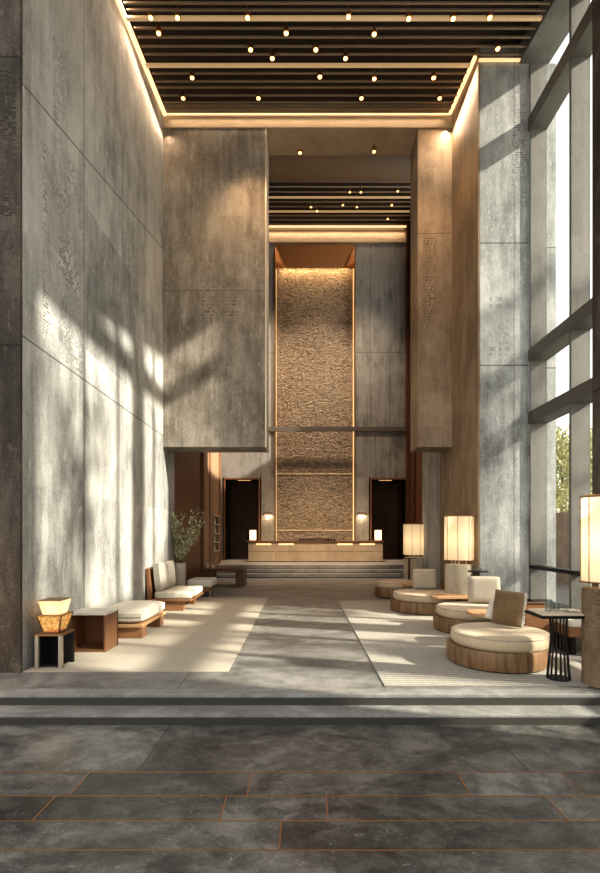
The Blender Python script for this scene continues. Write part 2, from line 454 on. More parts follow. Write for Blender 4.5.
# ------------------------------------------------------------------ setting
XL, XR, XW = -3.27, 3.53, 4.55          # left wall, right wall, window line
YL, YB, YP, YS, YR = 5.61, 11.30, 9.62, 18.45, 21.8   # left wall start, hanging blocks, pillar, top step, rear wall
ZL=-.2                                   # lower floor
def ceil_z(d): return 9.366+.18*d

fl=struct('floor', box(nb(),-8,9,4.83,17.87,-.25,0),M['floor_lounge'])
struct('floor_front', box(nb(),-9,9,-6,4.83,-.5,ZL),M['floor_front'])
b=nb(); box(b,-8,8,4.55,4.84,ZL-.1,-.106,.006)
struct('step_lower',b,M['step'])
b=nb(); box(b,-8,8,4.812,5.0,-.106,.001,.006)
struct('step_upper',b,M['step'])
b=nb()   # dark strips across the risers of the two front steps
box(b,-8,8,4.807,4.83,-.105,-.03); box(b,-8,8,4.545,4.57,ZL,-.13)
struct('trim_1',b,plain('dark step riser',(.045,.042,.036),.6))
# bronze inlay lines between the slates
b=nb(); h0,h1=ZL-.002,ZL+.0015
for d in (3.64,3.31,3.02,2.74,2.42): box(b,-5,5,d-.0045,d+.0045,h0,h1)
def vline(X_,d0,d1,k=0): box(b,X_-.005,X_+.005,d1,d0,h0,h1)
for xx in (-2.75,-1.61,-.38,1.17,1.96,3.1): vline(xx,3.64,3.31)
for xx in (-2.6,-1.70,-.52,.165,1.68,2.8): vline(xx,3.31,3.02)
for xx in (-2.2,-.13,2.3): vline(xx,3.02,2.74)
struct('trim_2',b,plain('bronze inlay',(.34,.18,.08),.35,.6))

# left wall
struct('wall_left', box(nb(),-8,XL,YL,12.3,-.2,13.5),M['wall_left'])
struct('wall_front_left', box(nb(),-9,XL+.002,YL-.04,YL,-.2,13.5),M['column_left'])
b=nb(); box(b,-8,XL-.02,12.3,15.5,-.1,16.6)
struct('wall_left_timber',b,M['wood_red'])
b=nb(); box(b,-8,XL-.25,15.5,19.6,-.1,16.6); box(b,-8,XL-.4,19.6,YR+.2,-.1,16.6)
struct('wall_left_rear',b,M['wood_dark'])
b=nb(); box(b,XL-.26,XL,15.95,16.9,0,6.5,.01); 
struct('trim_3',b,M['tan'])
b=nb(); box(b,XL-.26,XL+.03,16.9,17.15,0,6.5,.01); box(b,XL-.26,XL+.02,15.9,16.05,0,6.5); box(b,XL-.26,XL+.02,18.9,19.2,.0,6.5)
struct('trim_4',b,M['wood_mid'])
b=nb(); box(b,XL-.26,XL-.01,17.15,18.9,0,6.5)
struct('wall_left_panel',b,M['tan'])

# hanging stone blocks
b=nb(); box(b,XL-.01,-.865,YB,YB+.75,3.67,11.4,.01)
struct('partition_left',b,M['block_left'])
b=nb(); box(b,-.87,-.835,YB-.01,YB+.76,3.66,11.3)
struct('trim_5',b,plain('pale edge strip',(.62,.56,.46),.4,.2))
b=nb(); box(b,2.72,XR+.01,YB,YB+.75,3.67,11.4,.012)
struct('partition_right',b,M['block_right'])
b=nb(); box(b,XL,XR,YB-.03,YB+.8,11.17,12.3)
struct('beam_timber',b,M['cove_wood'])

# right side: pillar, brown cladding, grey pier, timber wall
struct('pillar_right', box(nb(),XR+.03,XW,YP,12.3,-.1,13.5),M['pillar'])
struct('wall_right', box(nb(),XR,XR+.04,YP-.004,12.3,-.1,13.5),M['brown_wall'])
struct('wall_right_pier', box(nb(),XR,XW,12.3,14.1,-.1,16.6),M['pillar'])
b=nb(); box(b,4.9,5.2,14.1,YR+.3,-.1,9.0); box(b,4.9,5.2,20.2,YR+.3,9.0,16.6); box(b,4.9,5.2,14.1,20.2,15.4,16.6)  # upper gap is an unseen opening, added to bring fill daylight to the rear
struct('wall_right_rear',b,M['wood_red'])
struct('wall_right_return', box(nb(),XR+.2,5.2,13.9,14.1,-.1,16.6),M['brown_wall'])
b=nb(); box(b,4.80,4.91,20.6,20.9,.45,16); box(b,4.7,4.91,21.5,21.8,.45,16)
struct('trim_6',b,M['wood_dark'])

# rear steps and platform
for k in range(3):
    z1=.15*(k+1); y0=17.85+.3*k
    struct('stair_step', box(nb(),XL if k<2 else -3.8,3.75 if k<2 else 4.9,y0,y0+.34 if k<2 else 24,-.1 if k==0 else z1-.16,z1,.008),M['step_rear'])
b=nb()
for k in range(3): box(b,XL,3.76,17.843+.3*k,17.87+.3*k,.15*k,.15*k+.03)
struct('trim_7',b,plain('dark stair riser',(.05,.048,.045),.6))
struct('floor_rear', box(nb(),-8,9,17.86,24.5,-.3,-.01),M['step_rear'])

# rear wall with niche, two doorways
NX0,NX1=-1.23,2.41
b=nb()
for (x0,x1,z0,z1) in ((-3.8,NX0,4.19,16.8),(NX1,5.0,4.19,16.8),(NX0,NX1,14.75,16.8)):
    box(b,x0,x1,YR,YR+1.0,z0,z1)
box(b,-3.8,-3.55,YR,YR+1.0,.3,4.19); box(b,4.77,5.0,YR,YR+1.0,.3,4.19)
struct('wall_rear',b,M['rear'])
b=nb(); box(b,-1.9,NX0,YR,YR+1.0,.3,4.19); box(b,NX1,3.09,YR,YR+1.0,.3,4.19)
struct('pillar_rear',b,M['pier_rear'])
struct('beam_rear', box(nb(),-3.7,4.9,YR-.06,YR,6.30,6.50),plain('dark recess rail',(.10,.085,.068),.6))
struct('trim_8', box(nb(),-3.7,4.9,YR-.08,YR,14.85,15.45),M['cove_wood'])
# niche: relief panel, bronze reveals, hood
YN=YR+.38
b=nb(); box(b,NX0,NX1,YN,YN+.1,.4,14.75)
pn=struct('wall_feature',b,M['relief'])
b=nb(); box(b,NX0-.02,NX0+.02,YR-.05,YN,.45,14.75); box(b,NX1-.02,NX1+.02,YR-.05,YN,.45,14.75)
struct('trim_9',b,M['bronze'])
b=nb(); hexa(b,[(NX0,YR-.05,14.75),(NX1,YR-.05,14.75),(NX1-.5,YN-.02,13.95),(NX0+.5,YN-.02,13.95),
                (NX0,YR-.02,14.8),(NX1,YR-.02,14.8),(NX1-.5,YN,14.0),(NX0+.5,YN,14.0)])
hexa(b,[(NX0,YR-.05,14.75),(NX0+.5,YN-.02,13.95),(NX0+.02,YN-.02,13.95),(NX0+.02,YR-.05,13.95),
        (NX0-.02,YR-.02,14.75),(NX0+.5,YN,14.0),(NX0-.02,YN,13.95),(NX0-.02,YR-.02,13.95)])
hexa(b,[(NX1,YR-.05,14.75),(NX1-.5,YN-.02,13.95),(NX1-.02,YN-.02,13.95),(NX1-.02,YR-.05,13.95),
        (NX1+.02,YR-.02,14.75),(NX1-.5,YN,14.0),(NX1+.02,YN,13.95),(NX1+.02,YR-.02,13.95)])
struct('trim_10',b,plain('copper hood',(.42,.19,.07),.4,.55))
b=nb(); box(b,NX1-.06,NX1-.02,YN-.05,YN-.01,.45,13.9)
struct('trim_11',b,M['led_soft'])
b=nb(); box(b,NX0+.03,NX0+.06,YN-.04,YN-.01,.45,13.9); box(b,NX0+.06,NX1-.07,YN-.02,YN-.005,4.41,4.43); box(b,NX0+.06,NX1-.07,YN-.02,YN-.005,1.81,1.83)
struct('trim_17',b,emission('faint warm light strip',(1.0,.56,.24),.5))
# doorways: dark lobbies with a door leaf at the back
def doorway(n,x0,x1,leaf):
    b=nb(); yb=YR+2.2
    box(b,x0-.05,x0,YR+.0,yb,.4,4.25); box(b,x1,x1+.05,YR+.0,yb,.4,4.25); box(b,x0,x1,YR+.02,yb,4.19,4.3); box(b,x0-.05,x1+.05,yb,yb+.05,.4,4.3)
    struct('doorway_%s'%n,b,plain('dark lobby timber',(.12,.06,.033),.5))
    r=struct('door_%d'%leaf[2], box(nb(),leaf[0],leaf[1],yb-.06,yb-.005,.45,3.3,.01),M['wood_dark'])
    struct('handle', box(nb(),leaf[0]+.08,leaf[0]+.11,yb-.12,yb-.06,1.3,1.75),M['bronze'],r)
    f=nb(); t=.07
    box(f,x0,x0+t,YR-.03,YR+.1,.45,4.19); box(f,x1-t,x1,YR-.03,YR+.1,.45,4.19); box(f,x0+t,x1-t,YR-.03,YR+.1,4.12,4.19)
    struct('trim_%d'%(20+leaf[2]),f,M['copper_panel'])
    struct('trim_%d'%(30+leaf[2]), box(nb(),(x0+x1)/2-.3,(x0+x1)/2+.3,YR+.8,YR+.86,4.16,4.185),M['led_soft'])
doorway('left',-3.55,-1.9,(-3.0,-1.98,1))
doorway('right',3.09,4.77,(3.2,4.3,2))

# ceilings
b=nb()
hexa(b,[(XL,2.5,ceil_z(2.5)+.32),(XW+.4,2.5,ceil_z(2.5)+.32),(XW+.4,YB,ceil_z(YB)+.32),(XL,YB,ceil_z(YB)+.32),
        (XL,2.5,ceil_z(2.5)+.42),(XW+.4,2.5,ceil_z(2.5)+.42),(XW+.4,YB,ceil_z(YB)+.42),(XL,YB,ceil_z(YB)+.42)])
ceil=struct('ceiling',b,M['ceil_dark'])
b=nb(); lit=[]
ys=[109,103,96,88,82,74,66,55,47,38,29,19,11,4]
ds=[3728/(448.6-y) for y in ys]+[8.17,7.96,7.75,7.54,7.33,7.12,6.9,6.7,6.5,6.2,5.9,5.6]
def xr(d): return XR-.12 if d>YP-.1 else XW-.22
for k,d in enumerate(ds):
    z=ceil_z(d)
    if k in (6,11): lit.append(d); continue
    box(b,XL+.16,xr(d),d-.016,d+.012,z,z+.03)
struct('ceiling_slats',b,M['slat'],ceil)
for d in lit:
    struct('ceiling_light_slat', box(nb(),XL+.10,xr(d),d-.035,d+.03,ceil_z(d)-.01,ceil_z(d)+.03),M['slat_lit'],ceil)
# header along the window top, stepped slat ends
b=nb(); 
hexa(b,[(XW-.2,2.5,ceil_z(2.5)-.05),(XW+.4,2.5,ceil_z(2.5)-.05),(XW+.4,YP,ceil_z(YP)-.05),(XW-.2,YP,ceil_z(YP)-.05),
        (XW-.2,2.5,ceil_z(2.5)+.35),(XW+.4,2.5,ceil_z(2.5)+.35),(XW+.4,YP,ceil_z(YP)+.35),(XW-.2,YP,ceil_z(YP)+.35)])
struct('beam_window_head',b,M['mullion'])
# cove light strips (left, back, right, over the pillar)
def cove(n,p0,p1,w=.03):
    b=nb(); (x0,y0,z0),(x1,y1,z1)=p0,p1
    hexa(b,[(x0-w,y0,z0-w),(x1-w,y1,z1-w),(x1+w,y1,z1-w),(x0+w,y0,z0-w),(x0-w,y0,z0+w),(x1-w,y1,z1+w),(x1+w,y1,z1+w),(x0+w,y0,z0+w)])
    struct('trim_%d'%n,b,M['led'])
cove(12,(XL+.06,3.0,ceil_z(3)+.05),(XL+.06,YB-.06,ceil_z(YB)+.05),.035)
cove(14,(XR-.06,YP,ceil_z(YP)+.08),(XR-.06,YB-.05,ceil_z(YB)+.08))
b=nb(); box(b,XL+.1,XR-.1,YB-.07,YB-.04,11.45,11.47); struct('trim_13',b,M['led'])
b=nb(); box(b,XR,XW-.2,YP-.06,YP-.02,11.06,11.10); struct('trim_15',b,M['led_soft'])
# sloped timber soffit and the rear slatted ceiling
b=nb(); hexa(b,[(-3.7,YB+.5,11.17),(4.95,YB+.5,11.17),(4.95,18.75,15.4),(-3.7,18.75,15.4),(-3.7,YB+.5,11.37),(4.95,YB+.5,11.37),(4.95,18.75,15.6),(-3.7,18.75,15.6)])
struct('ceiling_soffit',b,M['soffit'])
c2=struct('ceiling_rear', box(nb(),-3.7,5.0,18.7,YR+.1,15.75,15.9),M['ceil_dark'])
b=nb(); n=11; litr=[]
for k in range(n):
    d=18.8+(YR-.15-18.8)*k/(n-1)
    if k in (3,6,10): litr.append(d); continue
    box(b,-3.7,4.9,d-.018,d+.018,15.42,15.46)
struct('ceiling_slats',b,M['slat'],c2)
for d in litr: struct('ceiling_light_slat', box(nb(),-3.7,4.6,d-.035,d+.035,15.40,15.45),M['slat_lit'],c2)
b=nb(); box(b,-3.6,4.8,YR-.16,YR-.10,15.50,15.55); struct('trim_16',b,M['led'])

# windows: deep mullion posts, transoms, glass
mull=[YP-.028,8.15,6.1,4.75,3.45]
for k,y in enumerate(mull):
    struct('window_post', box(nb(),XW,XW+.33,y-.03,y+.03,0,11.0,.006),M['mullion'])
struct('pillar_window', box(nb(),XW-.08,XW+.55,6.85,7.40,-.1,11.4,.01),M['column_left'])
struct('wall_right_front', box(nb(),XW,XW+.5,-3,3.4,-.3,13),M['column_left'])  # unseen wall, put in to keep sun off the front floor
for z,hh,dep in ((9.68,.28,.33),(5.07,.24,.33),(3.82,.24,.33)):
    struct('window_transom', box(nb(),XW-.02,XW+dep,3.35,YP,z,z+hh,.005),M['transom'])
struct('window_rail', box(nb(),XW+.0,XW+.2,3.35,YP,.93,1.0,.004),M['black'])
struct('window_sill', box(nb(),XW-.04,XW+.3,3.35,YP,-.02,.32,.006),M['black'])
ylist=[5.1,5.1,6.45,7.36,8.05,YP-.16]
panes=[(3.51,4.65),(4.81,6.0),(6.16,6.85),(7.36,8.05),(8.21,YP-.16)]
k=1
for (y0,y1) in panes:
    b=nb(); box(b,XW+.24,XW+.25,y0,y1,.3,11.0)
    w=struct('window_%d'%k,b,M['glass']); k+=1
# outside
struct('ground_outside', box(nb(),XW+.5,60,-10,60,-.4,-.05),M['ground'])
struct('wall_garden', box(nb(),8.6,8.9,9,40,-.1,2.35),concrete('garden wall',[(.3,(.16,.14,.12)),(.7,(.36,.33,.29))],seed=31))
struct('wall_outside_fin', box(nb(),XW+.34,XW+.62,YP+.15,YP+.6,-.1,11.2),M['pillar'])

def leaves(bm, pts, size):
    for p in pts:
        s=size*random.uniform(.6,1.3); e=Euler((random.uniform(0,PI),random.uniform(0,PI),random.uniform(0,2*PI)))
        q=[Vector((-s,0,0)),Vector((0,-s*.45,0)),Vector((s,0,0)),Vector((0,s*.45,0))]
        R=e.to_matrix(); bm.faces.new([bm.verts.new(Vector(p)+R@v) for v in q])
def tree(x,y,h,z0,rad,n,label,size=.11,group=None):
    t=thing('tree',label,'tree',(x,y,-.05),0,group)
    b=nb(); top=h
    tube(b,[(0,0,0),(.05,.03,z0*.5),(-.04,.05,z0),(.03,0,h*.9)],[.11,.09,.07,.02],8)
    ends=[]
    for k in range(14):
        a=k*2.4; zz=z0+(h-z0)*random.uniform(0,.75); r=rad*random.uniform(.5,.95)
        e=(r*math.cos(a),r*math.sin(a),zz+random.uniform(.2,.9)); ends.append(e)
        tube(b,[(0,0,zz-.2),(e[0]*.5,e[1]*.5,zz+.2),e],[.035,.022,.008],5)
    obj('trunk',b,M['twig'],t)
    b=nb(); P=[]
    for k in range(n):
        e=random.choice(ends); f=random.uniform(.45,1.1)
        P.append((e[0]*f+random.gauss(0,rad*.16),e[1]*f+random.gauss(0,rad*.16),e[2]+random.gauss(0,rad*.18)))
    leaves(b,P,size); obj('foliage',b,M['leaf_tree'],t)
for k,(x,y,h,lab) in enumerate(((11.3,18.0,6.2,'leafy green tree behind the garden wall, nearest the glass'),(11.7,21.6,7.0,'taller leafy tree farther along behind the garden wall'))):
    tree(x,y,h,1.8,1.6,7000,lab,.10)
for k,(x,y,h,z0,r,n) in enumerate(((10.5,2.6,14.5,6.5,1.5,650),(11.8,7.0,12.5,5.0,1.2,420),(8.2,4.6,8.0,3.2,.8,300))):
    tree(x,y,h,z0,r,n,('tall open tree in the garden that dapples the light','slim tree in the garden outside the last panes','small garden tree close to the window wall')[k],.16)

# ------------------------------------------------------------------ spotlights
def spot_mesh():
    r=bpy.data.objects.new('ceiling_spotlight',None); COL.objects.link(r)
    b=nb(); lathe(b,[(.014,.16),(.014,.08),(.04,.075),(.055,.02),(.055,-.05),(.045,-.055)],14); obj('housing',b,M['spot_body'],r,True)
    b=nb(); lathe(b,[(.042,-.052),(.040,-.066),(.015,-.08)],14); obj('lens',b,M['bulb'],r,True)
    return r
spots=[(149,9),(176,9),(247,9),(349,8),(410,10),(455,10),(492,9),(157,25),(286,25),(375,26),(250,42),(316,42),(500,41),(272,51),(346,51),
       (191,71),(320,70),(375,72),(435,71),(182,92),(258,92),(362,92),(441,92)]
sp0=spot_mesh(); first=True
LIGHTS=[]
def place_spot(p,label,group):
    global first
    o=sp0 if first else copy_tree(sp0); first=False
    o.location=p; tag(o,label,'spotlight',group)
    LIGHTS.append(p)
from collections import OrderedDict
rows=OrderedDict()
for (x,y) in spots:
    rows.setdefault(round(y/10),[])
rn={1:'nearest row of the main ceiling',2:'second row'}
ordw=['first','second','third','fourth','fifth','sixth','seventh','eighth']
def rowkey(y):
    for k,v in enumerate(((0,15),(15,33),(33,46),(46,60),(60,80),(80,110))):
        if v[0]<=y<v[1]: return k
rlab=['frontmost row','second row from the front','third row from the front','fourth row from the front','fifth row by the far bright slat','hindmost row before the timber beam']
cnt={}
for (x,y) in sorted(spots,key=lambda p:(rowkey(p[1]),p[0])):
    k=rowkey(y); cnt[k]=cnt.get(k,0)+1
    d=3728/(448.6-y); s=FPX/d
    place_spot(((x-CX)/s,d+.10,ceil_z(d)+.01),'lit bronze spotlight, %s from the left, %s'%(ordw[cnt[k]-1],rlab[k]),'spotlights between the main ceiling slats')
rsp=[(350,190),(361,190),(398,189),(311,205),(317,209),(343,203),(357,205),(392,203),(388,217)]
names=['first of the pair near its front edge','second of the pair near its front edge','alone at the front right corner','outermost to the left','beside the outermost left one',
       'midway along its middle slat','just past the middle of its middle slat','right end of its middle slat','right end nearest the niche wall']
for (x,y),nm in zip(rsp,names):
    s=353/13.8*1.0; s=(535-y)/13.8; d=FPX/s
    place_spot(((x-CX)/s,d+.05,15.40),'small spotlight in rear slatted ceiling, '+nm,'spotlights in the rear slatted ceiling')
def soff_z(d): return 11.17+(d-YB-.5)*(15.4-11.17)/(18.75-YB-.5)
for (x,y),nm in (((300,147),'pale downlight under the timber soffit near the left block'),((374,144),'dark downlight under the timber soffit near the right block')):
    lo,hi=YB+.5,18.7
    for _ in range(40):
        m_=(lo+hi)/2; yy=535-FPX*(soff_z(m_)-1.6)/m_
        if yy<y: lo=m_
        else: hi=m_
    o=copy_tree(sp0); o.location=((x-CX)*lo/FPX,lo,soff_z(lo)-.09); tag(o,nm,'spotlight')
    L=bpy.data.lights.new('soffit_downlight','SPOT'); L.energy=3800; L.color=(1,.74,.48); L.spot_size=math.radians(34); L.spot_blend=.9; L.shadow_soft_size=.05
    q=bpy.data.objects.new('soffit_downlight',L); COL.objects.link(q); q.location=((x-CX)*lo/FPX,lo,soff_z(lo)-.2)
    q.rotation_euler=(Vector((.6,20.4,1.2))-q.location).to_track_quat('-Z','Y').to_euler()

# ------------------------------------------------------------------ rugs
b=nb(); box(b,-3.25,-.86,5.58,12.2,0,.014,.004); tag(obj('rug',b,M['rug_left']),'pale beige flat-woven rug under the daybed and wall sofa','rug')
b=nb(); box(b,.87,3.45,5.06,11.6,0,.014,.004); tag(obj('rug',b,M['rug_right']),'grey ribbed rug under the round ottomans','rug')
RZ=.014

# ------------------------------------------------------------------ left side furniture
# lantern table
t=thing('side_table','dark open-frame side table carrying the amber lantern by stone column','side table',(-3.02,5.87,RZ))
b=nb(); w=.14
for sx in (-1,1):
    for sy in (-1,1):
        obj('leg',box(nb(),sx*w-.022,sx*w+.022,sy*w-.022,sy*w+.022,0,.38,.003),M['white_metal'] if sy<0 else M['black'],t)
obj('top',box(nb(),-w-.025,w+.025,-w-.025,w+.025,.38,.405,.003),M['bronze'],t)
b=nb(); box(b,-w+.02,w-.02,w-.01,w+.01,.02,.38); box(b,-w-.01,-w+.01,-w+.02,w-.02,.02,.38); box(b,-w+.02,w-.02,-w+.02,w-.02,.01,.03)
obj('inner_panel',b,M['black'],t)
# lantern
t=thing('lantern','glowing amber patterned lantern with cream flared top on dark side table','lantern',(-3.02,5.87,RZ+.412))
def frustum(bm,w0,d0,z0,w1,d1,z1):
    return hexa(bm,[(-w0,-d0,z0),(w0,-d0,z0),(w0,d0,z0),(-w0,d0,z0),(-w1,-d1,z1),(w1,-d1,z1),(w1,d1,z1),(-w1,d1,z1)])
obj('amber_body',frustum(nb(),.09,.09,.012,.142,.142,.205),M['amber'],t)
b=nb()
for sx in (-1,1):
    for sy in (-1,1):
        tube(b,[(sx*.093,sy*.093,0),(sx*.148,sy*.148,.215)],.010,4)
box(b,-.10,.10,-.10,.10,0,.012); box(b,-.155,.155,-.155,.155,.205,.220,.003)
obj('frame',b,M['bronze'],t)
obj('shade',frustum(nb(),.10,.10,.220,.135,.135,.385),M['shade'],t)
b=nb(); frustum(b,.138,.138,.385,.139,.139,.392); obj('rim',b,M['bronze'],t)
# open cube side table
t=thing('side_table','bronze open-fronted cube table with white stone top','side table',(-2.905,6.72,RZ))
b=nb(); w=.245
box(b,-w,-w+.025,-.22,.22,0,.50); box(b,w-.025,w,-.22,.22,0,.50); box(b,-w,w,.195,.22,0,.5); box(b,-w+.025,w-.025,-.22,.2,0,.03)
obj('body',b,M['copper_panel'],t)
obj('top',box(nb(),-w-.008,w+.008,-.235,.235,.50,.535,.004),M['stone_white'],t)
# daybed
t=thing('daybed','low walnut daybed with ivory mattress beside the bronze cube table','daybed',(-2.82,8.0,RZ))
obj('platform',box(nb(),-.38,.38,-.68,.62,.17,.215,.006),M['wood_pale'],t)
obj('leg',box(nb(),-.33,.37,-.64,-.42,0,.17,.004),M['wood_mid'],t); obj('leg',box(nb(),-.33,.37,.28,.5,0,.17,.004),M['wood_mid'],t)
b=nb(); pillow(b,.76,1.29,.26,Matrix.Translation((0,-.02,.325))@Matrix.Rotation(-PI/2,4,'X'),.42,20,0,3)
mt=obj('mattress',b,M['fab_white'],t,True)
b=nb(); box(b,-.37,.37,-.665,-.655,.235,.33); 
obj('piping',tube(nb(),[(-.34,-.645,.325),(0,-.655,.327),(.34,-.645,.325)],.008,6),M['fab_beige'],mt)
# wall sofa
t=thing('sofa','walnut wall sofa with tall back panel and ivory seat pad','sofa',(-2.755,10.65,RZ))
obj('platform',box(nb(),-.46,.44,-.66,.66,.2,.245,.006),M['wood_mid'],t)
obj('leg',box(nb(),-.25,.28,-.62,-.45,0,.2,.004),M['wood_mid'],t); obj('leg',box(nb(),-.25,.30,.3,.48,0,.2,.004),M['wood_mid'],t)
b=nb(); hexa(b,[(-.46,-.66,.245),(-.38,-.66,.245),(-.38,.62,.245),(-.46,.62,.245),(-.50,-.66,.88),(-.44,-.66,.88),(-.44,.62,.88),(-.50,.62,.88)])
obj('back_panel',b,M['wood_mid'],t)
b=nb(); box(b,-.33,.43,-.64,.64,.25,.40,.045,4); sm=obj('seat_cushion',b,M['fab_white'],t,True)
for xx in (-.1,.08,.26): obj('seam',box(nb(),xx-.004,xx+.004,-.645,-.638,.27,.38),M['fab_beige'],sm)
b=nb(); pillow(b,1.22,.60,.20,Matrix.Translation((-.29,.0,.70))@Matrix.Rotation(-.10,4,'Y')@Matrix.Rotation(PI/2,4,'Z'),.6,14,0,6)
tag(obj('cushion',b,fabric('greige linen',(.27,.25,.215),(.35,.325,.285)),None,True,loc=(-2.75,10.65,RZ)),'large greige back cushion propped against the wall sofa panel','cushion')
# ottoman bench farther on
t=thing('ottoman_bench','small ivory ottoman beyond the wall sofa by the planter','ottoman',(-2.62,12.75,0))
b=nb(); box(b,-.36,.30,-.42,.42,.24,.45,.07,4); obj('cushion',b,M['fab_white'],t,True)
obj('base',box(nb(),-.30,.24,-.36,.36,.14,.24,.01),M['wood_mid'],t)
for sx in (-.3,.24):
    for sy in (-.32,.34): obj('leg',box(nb(),sx-.02,sx+.02,sy-.02,sy+.02,0,.15),M['white_metal'],t)
# long low table before the rear steps
t=thing('low_table','long dark walnut table at the foot of the rear steps','table',(-2.55,15.2,0))
obj('top',box(nb(),-.58,.75,-.42,.42,.48,.56,.008),M['wood_dark'],t)
for sx in (-.42,.55): obj('leg',box(nb(),sx-.06,sx+.2,-.36,.36,0,.48,.005),M['wood_dark'],t)
for k,(dx,hh) in enumerate(((-.42,.16),(-.25,.10))):
    b=nb(); lathe(b,[(.03,0),(.05,.03),(.045,hh*.6),(.02,hh*.85),(.026,hh)],16)
    tag(obj('vase',b,M['ceramic_w'],None,True,loc=(-2.55+dx,15.1,.56)),('slender pale vase at the wall end of the long walnut table','short pale vase second on the long walnut table')[k],'vase')
# planter and branches
PX,PY=-3.08,12.12
b=nb(); lathe(b,[(.13,0),(.145,.02),(.15,.86),(.145,.88),(.13,.87),(.13,.8)],28)
tag(obj('planter',b,M['pot'],None,True,loc=(PX,PY,RZ)),'tall greige cylinder planter behind the wall sofa','planter')
t=thing('potted_branches','airy grey-green leafy branches standing in the tall cylinder planter','plant',(PX,PY,RZ+.82))
bs=nb(); bl=nb(); P=[]
for k in range(34):
    a=random.uniform(-PI,PI); ln=random.uniform(.7,1.42); lean=random.uniform(.08,.62)
    dx=math.cos(a)*lean; dy=math.sin(a)*lean*.7-.12
    if dx<0: dx*=.7
    pts=[]
    for q in range(7):
        f=q/6; pts.append((dx*f**1.3*1.15+random.gauss(0,.008),dy*f**1.3+random.gauss(0,.008),ln*f))
    if pts[-1][0]+PX<XL+.06: 
        pts=[(max(p[0],XL+.07-PX),p[1],p[2]) for p in pts]
    tube(bs,pts,[.007,.006,.006,.005,.004,.003,.002],4)
    for q in range(46):
        f=random.uniform(.22,1.0)*6; i=min(int(f),5); fr=f-i
        p=[pts[i][c]*(1-fr)+pts[i+1][c]*fr+random.gauss(0,.028) for c in range(3)]
        p[0]=max(p[0],XL+.05-PX); P.append(p)
leaves(bl,P,.034)
obj('stems',bs,M['twig'],t); obj('leaves',bl,M['leaf'],t)
# display shelf on the tan panel
t=thing('display_shelf','narrow pale display shelf set on tan timber panel beyond the plant','shelf',(XL,18.0,0))
b=nb(); 
for zz in (1.0,1.33,1.66,1.99,2.32): box(b,0,.09,-.55,.55,zz-.015,zz+.015)
box(b,0,.09,-.57,-.54,.985,2.335); box(b,0,.09,.54,.57,.985,2.335); obj('frame',b,M['fab_cream'],t)
obj('back',box(nb(),0.001,.02,-.54,.54,1.0,2.32),M['ceramic'],t)
k=0
for zz,lab in ((1.345,'second shelf up'),(1.675,'third shelf up'),(1.015,'bottom shelf'),(2.005,'top shelf')):
    for dy,mm,w_ in ((-.25,'ceramic_w','pale'),(.2,'bronze','bronze')):
        b=nb(); lathe(b,[(.022,0),(.033,.05),(.03,.14),(.018,.18),(.022,.2)],14)
        tag(obj('jar',b,M[mm],None,True,loc=(XL+.056,18.0+dy,zz)),'small %s jar on the %s of the display shelf'%(w_,lab),'jar')

# ------------------------------------------------------------------ right side furniture
def round_ottoman(px,y,Xc,R,zb,zs,label,log=True,skew=0.04):
    """px unused; Xc,y centre; R radius"""
    t=thing('round_ottoman',label,'ottoman',(Xc,y,RZ))
    b=nb(); lathe(b,[(R*.93,0),(R*.985,.02),(R*1.0,.06),(R*1.0,zb-.03),(R*.985,zb)],64); obj('base',b,M['wood_log'],t,True)
    b=nb(); h=zs-zb; c=(skew,0,0); r=R*.97
    lathe(b,[(r*.95,zb+.002),(r*.985,zb+.02),(r,zb+.05),(r*1.005,zb+h*.6),(r*.985,zs-.025),(r*.95,zs-.006),(r*.90,zs)],64,c)
    cu=obj('seat_cushion',b,M['fab_cream'],t,True)
    b=nb(); pts=[(c[0]+r*.985*math.cos(a*2*PI/64),c[1]+r*.985*math.sin(a*2*PI/64),zs-.02) for a in range(65)]
    obj('piping',tube(b,pts,.009,6),M['fab_beige'],cu)
    return t
# nearest .. farthest
O=[(496,79.5,.60),(470,59.5,.60),(423,47.5,.68),(396,38.5,.55)]
OT=[]
labs=['nearest round ottoman, log drum base, fringed brown pillow on top','round ottoman with a beige back cushion, second from the front steps',
      'round ottoman beside the middle floor lamp, third from the front steps','farthest round ottoman on the rug, no cushion on it']
for (x,s,R),lb in zip(O,labs):
    round_ottoman(0,D(s),X(x,s),R,.235,.395,lb); OT.append((X(x,s),D(s),R))
def back_cushion(Xc,y,w,h,label,mat,rz,tilt=.2,z0=.425,th=.2):
    b=nb(); pillow(b,w,h,th,Matrix.Rotation(rz,4,'Z')@Matrix.Rotation(-tilt,4,'X')@Matrix.Translation((0,0,h/2)),.55,14,0,6)
    return tag(obj('cushion',b,mat,None,True,loc=(Xc,y,z0)),label,'cushion')
x2,y2,_=OT[1]; x3,y3,_=OT[2]; x1,y1,_=OT[0]
back_cushion(x2+.34,y2+.26,.54,.46,'square beige cushion leaning on the second round ottoman',M['fab_beige'],-.18)
back_cushion(x3+.12,y3+.36,.50,.44,'square beige cushion leaning on the third round ottoman',M['fab_beige'],-.15)
